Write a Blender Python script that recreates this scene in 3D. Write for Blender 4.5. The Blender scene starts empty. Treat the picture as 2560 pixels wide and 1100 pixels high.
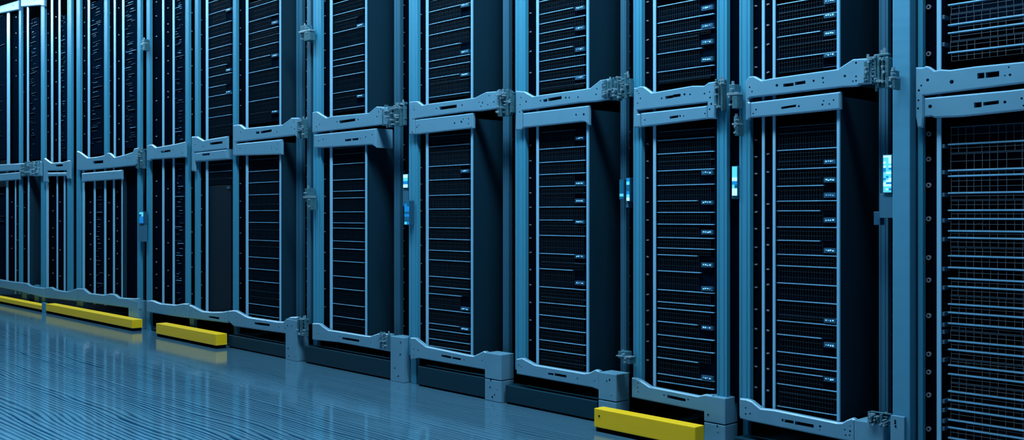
import bpy, bmesh, math, random
from mathutils import Vector
random.seed(7)
scene = bpy.context.scene
COL = scene.collection

# ------------------------------------------------------------------ camera geometry (2560 x 1100 frame)
F, CX, HY = 2500.0, 1280.0, 537.0
TH = math.atan((CX + 1060.0) / F)
ST, CT = math.sin(TH), math.cos(TH)
HC = 1.1
D = HC / (0.2033 / CT)          # distance of the rack fronts (world Y = 0) from the camera

def depth(x, Y=0.0):
    u = (x - CX) / F
    return (Y + D) / (ST + u * CT)
def WX(x, Y=0.0):
    u = (x - CX) / F
    return depth(x, Y) * (-CT + u * ST)
def WZ(x, y, Y=0.0):
    return HC + depth(x, Y) * (HY - y) / F
def WP(p, Y=0.0):
    return (WX(p[0], Y), WZ(p[0], p[1], Y))
TOPZ = 3.72

# ------------------------------------------------------------------ materials
def mat(name, col, rough=0.5, metal=0.0, spec=0.5, noise=0.0, nscale=(6, 6, 6), emit=None, bump=0.0):
    m = bpy.data.materials.new(name); m.use_nodes = True
    nt = m.node_tree; b = nt.nodes['Principled BSDF']
    b.inputs['Base Color'].default_value = (*col, 1)
    b.inputs['Roughness'].default_value = rough
    b.inputs['Metallic'].default_value = metal
    b.inputs['Specular IOR Level'].default_value = spec
    if emit:
        b.inputs['Emission Color'].default_value = (*emit[0], 1)
        b.inputs['Emission Strength'].default_value = emit[1]
    if noise > 0:
        tc = nt.nodes.new('ShaderNodeTexCoord'); mp = nt.nodes.new('ShaderNodeMapping')
        mp.inputs['Scale'].default_value = nscale
        n = nt.nodes.new('ShaderNodeTexNoise'); n.inputs['Scale'].default_value = 1.0
        n.inputs['Detail'].default_value = 4
        mr = nt.nodes.new('ShaderNodeMapRange')
        mr.inputs['To Min'].default_value = 1 - noise; mr.inputs['To Max'].default_value = 1 + noise
        mx = nt.nodes.new('ShaderNodeMix'); mx.data_type = 'RGBA'; mx.blend_type = 'MULTIPLY'
        mx.inputs['Factor'].default_value = 1.0
        mx.inputs[6].default_value = (*col, 1)
        nt.links.new(tc.outputs['Object'], mp.inputs['Vector'])
        nt.links.new(mp.outputs['Vector'], n.inputs['Vector'])
        nt.links.new(n.outputs['Fac'], mr.inputs['Value'])
        nt.links.new(mr.outputs['Result'], mx.inputs[7])
        nt.links.new(mx.outputs[2], b.inputs['Base Color'])
        mr2 = nt.nodes.new('ShaderNodeMapRange')
        mr2.inputs['To Min'].default_value = max(0.05, rough - 0.08); mr2.inputs['To Max'].default_value = rough + 0.08
        nt.links.new(n.outputs['Fac'], mr2.inputs['Value'])
        nt.links.new(mr2.outputs['Result'], b.inputs['Roughness'])
    return m

M = {
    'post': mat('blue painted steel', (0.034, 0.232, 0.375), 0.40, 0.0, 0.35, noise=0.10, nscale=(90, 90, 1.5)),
    'plate': mat('grey blue plate steel', (0.100, 0.275, 0.410), 0.38, 0.1, noise=0.07, nscale=(9, 9, 14)),
    'rail': mat('pale rail steel', (0.22, 0.54, 0.78), 0.32, 0.15, noise=0.06, nscale=(60, 60, 2)),
    'trim': mat('pale edge trim', (0.17, 0.47, 0.70), 0.35, 0.1),
    'dimpost': mat('shaded dark blue steel', (0.025, 0.13, 0.22), 0.5, 0.1, noise=0.1, nscale=(80, 80, 1.5)),  # dimmer copy of the post steel: shade on rear posts put into colour
    'panel': mat('dark navy panel', (0.002, 0.024, 0.045), 0.55, 0.0, 0.2, noise=0.12, nscale=(3, 3, 1)),
    'door': mat('dark navy door', (0.0006, 0.010, 0.020), 0.6, 0.0, 0.10, noise=0.12, nscale=(3, 3, 1)),
    'black': mat('black recess', (0.0005, 0.0035, 0.0085), 0.7, 0.0, 0.0),  # shade of the recesses put into the colour; also on dark bolts
    'chassis': mat('black server front', (0.0006, 0.0050, 0.0125), 0.6, 0.0, 0.0, noise=0.3, nscale=(30, 30, 30)),
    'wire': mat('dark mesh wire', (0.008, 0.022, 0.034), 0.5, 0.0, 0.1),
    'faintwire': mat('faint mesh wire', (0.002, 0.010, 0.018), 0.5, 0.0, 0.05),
    'palewire': mat('pale mesh wire', (0.065, 0.105, 0.135), 0.45, 0.2, 0.4),
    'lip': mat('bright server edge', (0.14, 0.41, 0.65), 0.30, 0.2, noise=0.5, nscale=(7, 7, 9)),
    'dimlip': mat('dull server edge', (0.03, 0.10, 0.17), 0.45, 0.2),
    'nut': mat('bare cage nut metal', (0.40, 0.45, 0.55), 0.3, 0.4),
    'clamp': mat('worn clamp steel', (0.045, 0.150, 0.205), 0.38, 0.3, noise=0.6, nscale=(70, 70, 70)),
    'bolt': mat('bright bolt', (0.26, 0.44, 0.55), 0.25, 0.5),
    'yellow': mat('yellow paint', (0.74, 0.49, 0.006), 0.45, 0.0, 0.3, noise=0.07, nscale=(4, 4, 25)),
    'yellowend': mat('yellow end cap', (0.50, 0.38, 0.020), 0.5, 0.0, 0.4, noise=0.07, nscale=(4, 4, 25)),
    'plinth': mat('charcoal navy plinth', (0.0012, 0.028, 0.050), 0.55, 0.0, 0.12, noise=0.10, nscale=(3, 3, 20)),
    'housing': mat('navy device housing', (0.015, 0.085, 0.16), 0.4, 0.1, noise=0.25, nscale=(60, 60, 40)),
    'column': mat('pale blue column paint', (0.050, 0.245, 0.40), 0.45, 0.1, noise=0.05, nscale=(5, 5, 40)),
    'led': mat('blue status light', (0.2, 0.5, 0.8), 0.4, emit=((0.22, 0.62, 1.0), 0.75)),
    'leddim': mat('dim status light', (0.1, 0.3, 0.5), 0.4, emit=((0.08, 0.34, 0.65), 0.28)),
    'scr0': mat('screen pale cyan', (0.3, 0.7, 0.8), 0.3, emit=((0.45, 0.95, 1.0), 0.95)),
    'scr1': mat('screen cyan', (0.1, 0.5, 0.7), 0.3, emit=((0.07, 0.55, 0.85), 0.75)),
    'scr2': mat('screen blue', (0.0, 0.2, 0.5), 0.3, emit=((0.01, 0.22, 0.62), 0.5)),
    'scr3': mat('screen navy', (0.0, 0.1, 0.2), 0.3, emit=((0.01, 0.12, 0.28), 0.35)),
    'cable': mat('grey cable', (0.10, 0.20, 0.26), 0.4, 0.1),
}

# ------------------------------------------------------------------ mesh builder
class MB:
    def __init__(s): s.bm = bmesh.new()
    def box(s, x0, x1, y0, y1, z0, z1, mi=0):
        if x0 > x1: x0, x1 = x1, x0
        if z0 > z1: z0, z1 = z1, z0
        v = [s.bm.verts.new(p) for p in ((x0,y0,z0),(x1,y0,z0),(x1,y1,z0),(x0,y1,z0),(x0,y0,z1),(x1,y0,z1),(x1,y1,z1),(x0,y1,z1))]
        for f in ((0,1,5,4),(1,2,6,5),(2,3,7,6),(3,0,4,7),(4,5,6,7),(3,2,1,0)):
            s.bm.faces.new([v[i] for i in f]).material_index = mi
        return s
    def profile(s, pts, z0, z1, mi=0):
        """closed outline in XY (counter-clockwise seen from above), extruded in Z"""
        a = [s.bm.verts.new((p[0], p[1], z0)) for p in pts]; b = [s.bm.verts.new((p[0], p[1], z1)) for p in pts]
        n = len(pts)
        for i in range(n):
            j = (i + 1) % n
            s.bm.faces.new((a[i], a[j], b[j], b[i])).material_index = mi
        s.bm.faces.new(b).material_index = mi; s.bm.faces.new(a[::-1]).material_index = mi
        return s
    def plate(s, outer, holes, y0, y1, cham=0.0):
        """outline in XZ with holes, from y0 (front) to y1, the outer front edge chamfered"""
        bm = bmesh.new()
        ar = sum(outer[k][0]*outer[(k+1) % len(outer)][1] - outer[(k+1) % len(outer)][0]*outer[k][1] for k in range(len(outer)))
        if ar < 0: outer = outer[::-1]
        n = len(outer)
        inner = outer
        if cham > 0:
            inner = []
            for k in range(n):
                p, q, r = Vector(outer[k-1]), Vector(outer[k]), Vector(outer[(k+1) % n])
                d1, d2 = (q - p).normalized(), (r - q).normalized()
                n1, n2 = Vector((-d1.y, d1.x)), Vector((-d2.y, d2.x))
                b = n1 + n2
                b = b / max(0.35, b.dot(n1)) if b.length > 1e-6 else n1
                inner.append(tuple(q + b * cham))
        def fill(loops, y):
            edges = []; rows = []
            for loop in loops:
                vs = [bm.verts.new((p[0], y, p[1])) for p in loop]; rows.append(vs)
                for k in range(len(vs)): edges.append(bm.edges.new((vs[k], vs[(k+1) % len(vs)])))
            bmesh.ops.triangle_fill(bm, use_beauty=True, use_dissolve=False, edges=edges)
            return rows
        f = fill([inner] + holes, y0); b = fill([outer] + holes, y1)
        rows = [f[0]]
        if cham > 0: rows.append([bm.verts.new((p[0], y0 + cham, p[1])) for p in outer])
        rows.append(b[0])
        for u, v in zip(rows[:-1], rows[1:]):
            for k in range(n): bm.faces.new((u[k], u[(k+1) % n], v[(k+1) % n], v[k]))
        for u, v in zip(f[1:], b[1:]):
            m = len(u)
            for k in range(m): bm.faces.new((u[k], v[k], v[(k+1) % m], u[(k+1) % m]))
        bmesh.ops.recalc_face_normals(bm, faces=list(bm.faces))
        me = bpy.data.meshes.new('tmp'); bm.to_mesh(me); bm.free()
        s.bm.from_mesh(me); bpy.data.meshes.remove(me)
        return s
    def cyl(s, c, r, y0, y1, n=8, axis='Y', mi=0):
        a, b = [], []
        for i in range(n):
            t = 2 * math.pi * i / n + 0.3; cu, su = r * math.cos(t), r * math.sin(t)
            if axis == 'Y':
                a.append(s.bm.verts.new((c[0] + cu, y0, c[1] + su))); b.append(s.bm.verts.new((c[0] + cu, y1, c[1] + su)))
            else:
                a.append(s.bm.verts.new((c[0] + cu, c[1] + su, y0))); b.append(s.bm.verts.new((c[0] + cu, c[1] + su, y1)))
        for i in range(n):
            j = (i + 1) % n; s.bm.faces.new((a[i], a[j], b[j], b[i])).material_index = mi
        s.bm.faces.new(a[::-1]).material_index = mi; s.bm.faces.new(b).material_index = mi
        return s
    def ring(s, c, ro, ri, y0, y1, n=12):
        out = [(c[0] + ro * math.cos(2*math.pi*i/n), c[1] + ro * math.sin(2*math.pi*i/n)) for i in range(n)]
        inn = [(c[0] + ri * math.cos(2*math.pi*i/n), c[1] + ri * math.sin(2*math.pi*i/n)) for i in range(n)]
        return s.plate(out, [inn], y0, y1)
    def tube(s, pts, r, n=6):
        rings = []
        for k, p in enumerate(pts):
            p = Vector(p); q = Vector(pts[min(k + 1, len(pts) - 1)]) - Vector(pts[max(k - 1, 0)])
            q.normalize(); up = Vector((0, 1, 0)) if abs(q.y) < 0.9 else Vector((1, 0, 0))
            a = q.cross(up).normalized(); b = q.cross(a)
            rings.append([s.bm.verts.new(p + r * (math.cos(2*math.pi*i/n) * a + math.sin(2*math.pi*i/n) * b)) for i in range(n)])
        for k in range(len(rings) - 1):
            for i in range(n):
                j = (i + 1) % n
                s.bm.faces.new((rings[k][i], rings[k][j], rings[k+1][j], rings[k+1][i]))
        s.bm.faces.new(rings[0]); s.bm.faces.new(rings[-1][::-1])
        return s
    def lattice(s, xbars, zbars, y0, y1):
        """one connected grid of bars; xbars/zbars = list of (low, high)"""
        def cuts(bars):
            c = []
            for a, b in sorted(bars): c += [(a, b, True)]
            out = []; 
            for i, (a, b, _) in enumerate(c):
                out.append((a, b, True))
                if i + 1 < len(c): out.append((b, c[i+1][0], False))
            return out
        xc, zc = cuts(xbars), cuts(zbars); V = {}
        bm = bmesh.new()
        def v(x, z):
            k = (round(x, 6), round(z, 6))
            if k not in V: V[k] = bm.verts.new((x, y0, z))
            return V[k]
        for (a, b, fx) in xc:
            for (c, d, fz) in zc:
                if fx or fz: bm.faces.new((v(a, c), v(b, c), v(b, d), v(a, d)))
        r = bmesh.ops.extrude_face_region(bm, geom=list(bm.faces))
        nv = [g for g in r['geom'] if isinstance(g, bmesh.types.BMVert)]
        bmesh.ops.translate(bm, verts=nv, vec=(0, y1 - y0, 0))
        bmesh.ops.recalc_face_normals(bm, faces=list(bm.faces))
        me = bpy.data.meshes.new('tmp'); bm.to_mesh(me); bm.free(); s.bm.from_mesh(me); bpy.data.meshes.remove(me)
        return s
    def build(s, name, mats, parent=None, origin=(0, 0, 0), bevel=0.0):
        bmesh.ops.translate(s.bm, verts=list(s.bm.verts), vec=(-origin[0], -origin[1], -origin[2]))
        bmesh.ops.recalc_face_normals(s.bm, faces=list(s.bm.faces))
        me = bpy.data.meshes.new(name); s.bm.to_mesh(me); s.bm.free()
        for m in (mats if isinstance(mats, (list, tuple)) else [mats]): me.materials.append(m)
        o = bpy.data.objects.new(name, me); COL.objects.link(o)
        if parent is not None: o.parent = parent
        else: o.location = origin
        if bevel > 0:
            b = o.modifiers.new('edge', 'BEVEL'); b.width = bevel; b.segments = 2; b.limit_method = 'ANGLE'; b.angle_limit = math.radians(40)
        return o

def tag(o, label, cat, group=None, kind=None):
    o['label'] = label; o['category'] = cat
    if group: o['group'] = group
    if kind: o['kind'] = kind
    return o
def empty(name, loc):
    o = bpy.data.objects.new(name, None); COL.objects.link(o); o.location = loc; o.empty_display_size = 0.1
    return o
ORD = ['first','second','third','fourth','fifth','sixth','seventh','eighth','ninth','tenth','eleventh','twelfth','thirteenth','fourteenth','fifteenth','sixteenth','seventeenth','eighteenth','nineteenth','twentieth','twenty-first','twenty-second','twenty-third','twenty-fourth','twenty-fifth','twenty-sixth','twenty-seventh','twenty-eighth','twenty-ninth','thirtieth','thirty-first','thirty-second','thirty-third','thirty-fourth','thirty-fifth','thirty-sixth']

# ------------------------------------------------------------------ pieces of a rack
YP, YR, YS, YB = 0.030, 0.036, 0.075, 0.060     # fronts of posts, rails, screw strips, server fronts

def upright(parent, org, name, x0, x1, Y, z0, z1, material, dep=0.03, groove=True):
    a, b = WX(x0, Y), WX(x1, Y); w = b - a
    if groove and w > 0.03:
        g = 0.004
        pts = [(a, Y + dep), (a, Y), (a + .16*w, Y), (a + .20*w, Y + g), (a + .30*w, Y + g), (a + .34*w, Y),
               (a + .68*w, Y), (a + .71*w, Y + g), (a + .78*w, Y + g), (a + .81*w, Y), (b, Y), (b, Y + dep)]
        return MB().profile(pts, z0, z1).build(name, material, parent, org, 0.0015)
    return MB().box(a, b, Y, Y + dep, z0, z1).build(name, material, parent, org, min(0.003, w * .25))

def area_in(poly, p, margin):
    x, z = p; ins = False; n = len(poly)
    for i in range(n):
        (x1, z1), (x2, z2) = poly[i], poly[(i + 1) % n]
        if (z1 > z) != (z2 > z) and x < (x2 - x1) * (z - z1) / (z2 - z1) + x1: ins = not ins
        dx, dz = x2 - x1, z2 - z1; L = dx*dx + dz*dz
        t = max(0, min(1, ((x - x1)*dx + (z - z1)*dz) / L)) if L > 0 else 0
        if math.hypot(x - x1 - t*dx, z - z1 - t*dz) < margin: return False
    return ins

def punched(parent, org, name, px, slots, dots, rnd=(), dep=0.02, Y=0.0, material='plate', seed=0, bevel=0.003):
    """sheet of steel cut to an outline with slots and round holes"""
    rg = random.Random(seed)
    outer = [WP(p, Y) for p in px]; holes = []; used = []
    for (x0, x1, yl, yr, h) in slots:         # left/right pixel x, centre y at each end, height
        k = h / 2
        holes.append([WP((x0, yl + k), Y), WP((x1, yr + k), Y), WP((x1, yr - k), Y), WP((x0, yl - k), Y)])
        used.append((WX((x0 + x1)/2, Y), WZ((x0 + x1)/2, (yl + yr)/2, Y), abs(WX(x1, Y) - WX(x0, Y)) / 2))
    spots = list(dots)
    for (x0, x1, y0, y1, n) in rnd:
        for _ in range(n): spots.append((rg.uniform(x0, x1), rg.uniform(y0, y1), rg.uniform(1.6, 2.9) * min(1.0, 0.35 + 700 / depth((x0+x1)/2) / 260)))
    for (x, y, r) in spots:
        c = WP((x, y), Y); rr = r * depth(x, Y) / F
        if not area_in(outer, c, rr + 0.005): continue
        if any(math.hypot(c[0] - u[0], c[1] - u[1]) < rr + u[2] + 0.004 for u in used): continue
        used.append((c[0], c[1], rr))
        holes.append([(c[0] + rr * math.cos(2*math.pi*i/8), c[1] + rr * math.sin(2*math.pi*i/8)) for i in range(8)])
    return MB().plate(outer, holes, Y, Y + dep, 0.006 if depth(px[0][0]) < 8 else 0.009).build(name, M[material], parent, org)

def clamp(parent, org, x0, x1, y0, y1, seed, Y=0.0):
    """cluster of hinge plates and bolts at the end of a crossbar"""
    rg = random.Random(seed)
    a, b = WX(x0, Y), WX(x1, Y); zt, zb = WZ((x0+x1)/2, y0, Y), WZ((x0+x1)/2, y1, Y); h = zt - zb; w = b - a
    m = MB(); n = max(4, int(w / max(0.015, 0.0032 * depth(x0)))); cw = w / n
    for i in range(n):
        t = zt - h * rg.choice([0.0, 0.06, 0.14, 0.2]); q = zb + h * rg.choice([0, 0.04, 0.1])
        yf = Y + rg.uniform(-0.012, 0.012)
        m.box(a + i*cw, a + (i + rg.uniform(.55, .85))*cw, yf, Y + 0.027, q, t)
    for k in range(6):
        z = zb + h * (0.08 + 0.15 * k) + rg.uniform(-.01, .01)
        m.box(a + rg.uniform(0, .3)*w, b - rg.uniform(0, .25)*w, Y + 0.004, Y + 0.026, z, z + h * rg.uniform(.05, .11))
    c = m.build('clamp', M['clamp'], parent, org, 0.002)
    for k in range(2 * n):
        cx, cz = a + w * rg.uniform(.08, .92), zb + h * rg.uniform(.1, .92)
        r = rg.uniform(0.003, 0.0065)
        MB().cyl((cx, cz), r, Y - 0.022, Y + 0.02, 6).build('bolt', M['bolt'], c, org)
    for k in range(2):
        cx = a + w * rg.uniform(.2, .9)
        MB().cyl((cx, Y + 0.01 + .02*k), 0.006, zt - .02, zt + h * rg.uniform(.02, .10), 6, 'Z').build('pin', M['bolt'], c, org)
    return c

def nut_row(parent, org, x, ys, r=0.007, Y=None, ring=False):
    Y = YS if Y is None else Y
    first = None
    for y in ys:
        loc = (WX(x, Y), Y, WZ(x, y, Y))
        if first is None:
            m = MB()
            if ring: m.ring((0, 0), r, r * .55, -0.008, 0.002)
            else: m.box(-r, r, -0.006, 0.003, -r * .5, r * .5)
            first = o = m.build('cage_nut', M['nut'], parent)
        else:
            o = first.copy(); COL.objects.link(o); o.parent = parent
        o.location = (loc[0] - org[0], loc[1] - org[1], loc[2] - org[2])
        o.rotation_euler = (0, random.uniform(-.3, .3), 0)

def strip(parent, org, x0, x1, z0, z1, name='screw_strip', Y=None, x1Y=None):
    Y = YS if Y is None else Y
    return MB().box(WX(x0, Y), WX(x1, Y if x1Y is None else x1Y), Y, Y + 0.006, z0, z1).build(name, M['black'], parent, org)

SERVERS = 0
def servers(bay, x0, x1, lips, zend, where, phrase, grp, leds=(), pitch=0.0135, wide=False, detail=2, hn=2):
    """units stacked under one another; lips = pixel y of each unit's top edge at its end nearest x0 (negative: dull edge)"""
    global SERVERS
    a, b = WX(x0, YB), WX(x1, YB)
    zs = [WZ(x0, abs(y), YB) for y in lips]
    xr = x1 - (x1 - x0) * 0.18
    ledz = [WZ(xr, y, YB) for y in leds]
    for i, y in enumerate(lips):
        zt = zs[i]; zb = zs[i + 1] if i + 1 < len(zs) else zend
        if zt - zb < 0.012: continue
        h = zt - zb; dull = y < 0
        lit = [z for z in ledz if zb + 0.004 < z < zt - 0.004 or (abs(z - zt) < 0.004)]
        org = ((a + b) / 2, 0.25, zb)
        bm = MB().box(a, b, YB + (0.05 if wide else 0.0), 0.45 if detail else 0.14, zb, zt - 0.001)
        o = bm.build('server', M['chassis'], None, org)
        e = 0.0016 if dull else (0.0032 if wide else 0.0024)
        rg = random.Random(SERVERS * 13 + 5); SERVERS += 1
        xe = b if not lit or rg.random() < .4 else a + (b - a) * rg.uniform(.72, .8)
        xs_ = a + (0.016 if dull else 0.008)
        if detail == 0: xs_ = a + (b - a) * rg.uniform(.05, .55); xe = xs_ + (b - xs_) * rg.uniform(.3, .95)
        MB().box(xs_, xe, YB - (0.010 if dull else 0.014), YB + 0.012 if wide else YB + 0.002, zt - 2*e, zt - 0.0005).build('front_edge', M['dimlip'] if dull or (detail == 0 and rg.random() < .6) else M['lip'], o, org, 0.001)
        if detail >= 1:
            wv = 0.0007 if not wide else 0.0008
            n = int((b - a - 0.03) / pitch); top = zt - 2*e - .001
            xb, zb_ = [], []
            for k in range(n + 1):
                x = a + 0.02 + pitch * k + rg.uniform(-.08, .08) * pitch
                if wide and rg.random() < .12: continue
                if lit and x > a + (b - a) * .78: break
                xb.append((x - wv, x + wv))
            nh = max(1, min(hn, int(h / 0.024)))
            if wide: nh = max(1, int(h / 0.026) - 1 + (rg.random() < .4))
            for k in range(nh):
                z = zb + h * (k + 1) / (nh + 1); zb_.append((z - .0009, z + .0009))
            zb_ = [(zb + .0005, zb + .0015)] + zb_ if wide else zb_
            zb_[0:0] = [] ; 
            # bars run from the unit's floor to just under its edge
            zb_ = [q for q in zb_ if q[1] < top - .001]
            if not zb_ or zb_[0][0] > zb + .003: zb_ = [(zb + .0006, zb + .0016)] + zb_
            zb_ += [(top - .0008, top)]
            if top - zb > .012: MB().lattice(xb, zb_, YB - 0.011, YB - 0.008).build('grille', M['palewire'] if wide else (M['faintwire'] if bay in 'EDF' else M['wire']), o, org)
        if lit:
            z = min(max(lit[0], zb + 0.010), zt - 0.010)
            lp = MB().box(a + (b - a) * .80, b - 0.004, YB - 0.016, YB + 0.001, max(zb + .001, z - 0.011), min(zt - .002, z + 0.011)).build('light_panel', M['housing'], o, org)
            nl = 4; wl = (b - a) * .14 / nl
            for k in range(nl):
                xx = a + (b - a) * .83 + k * wl
                zz = z + rg.uniform(-.0015, .0015)
                MB().box(xx, xx + wl * rg.uniform(.45, .8), YB - 0.018, YB - 0.0155, zz - rg.uniform(.002, .004), zz + rg.uniform(.002, .004)).build('status_light', M['led'] if rg.random() < .75 else M['leddim'], lp, org)
        if detail == 0:
            for q in range(2):
                xa = a + (b - a) * rg.uniform(.05, .6); zz = zb + h * rg.uniform(.15, .8)
                MB().box(xa, xa + (b - a) * rg.uniform(.1, .35), YB - .006, YB + .001, zz, zz + .0035).build('vent_slot', M['dimlip'] if rg.random() < .7 else M['lip'], o, org)
        if wide:
            # small latches at the end of each tray and a few loose patch leads
            if rg.random() < .45: MB().box(a - 0.010, a, YB - 0.024, YB + 0.03, zt - 0.018, zt - 0.002).build('latch', M['dimlip'], o, org, 0.001)
            if rg.random() < .45 and h > 0.04:
                xs = a + (b - a) * rg.uniform(.15, .75); s = rg.uniform(.012, .03)
                MB().tube([(xs - s, YB + .02, zb + .004), (xs - s*.8, YB + .015, zb + h*.45), (xs, YB + .012, zb + h*.62), (xs + s*.8, YB + .015, zb + h*.4), (xs + s, YB + .02, zb + .004)], 0.0012, 5).build('patch_lead', M['palewire'], o, org)
        kind = 'shallow' if h < 0.045 else ('tall' if h > 0.075 else 'slim')
        lab = ('server with blue lights' if lit else ('dull-edged dark server' if dull else kind + ' bright-edged server'))
        k = i if 'below' in where else len(lips) - 1 - i
        tag(o, f"{lab}, {ORD[k]} {where}, {phrase}", 'server', grp)

# ------------------------------------------------------------------ the twelve racks, from the wide column to the far end
def lin(p, q, x): return p[1] + (q[1] - p[1]) * (x - p[0]) / (q[0] - p[0])

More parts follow.
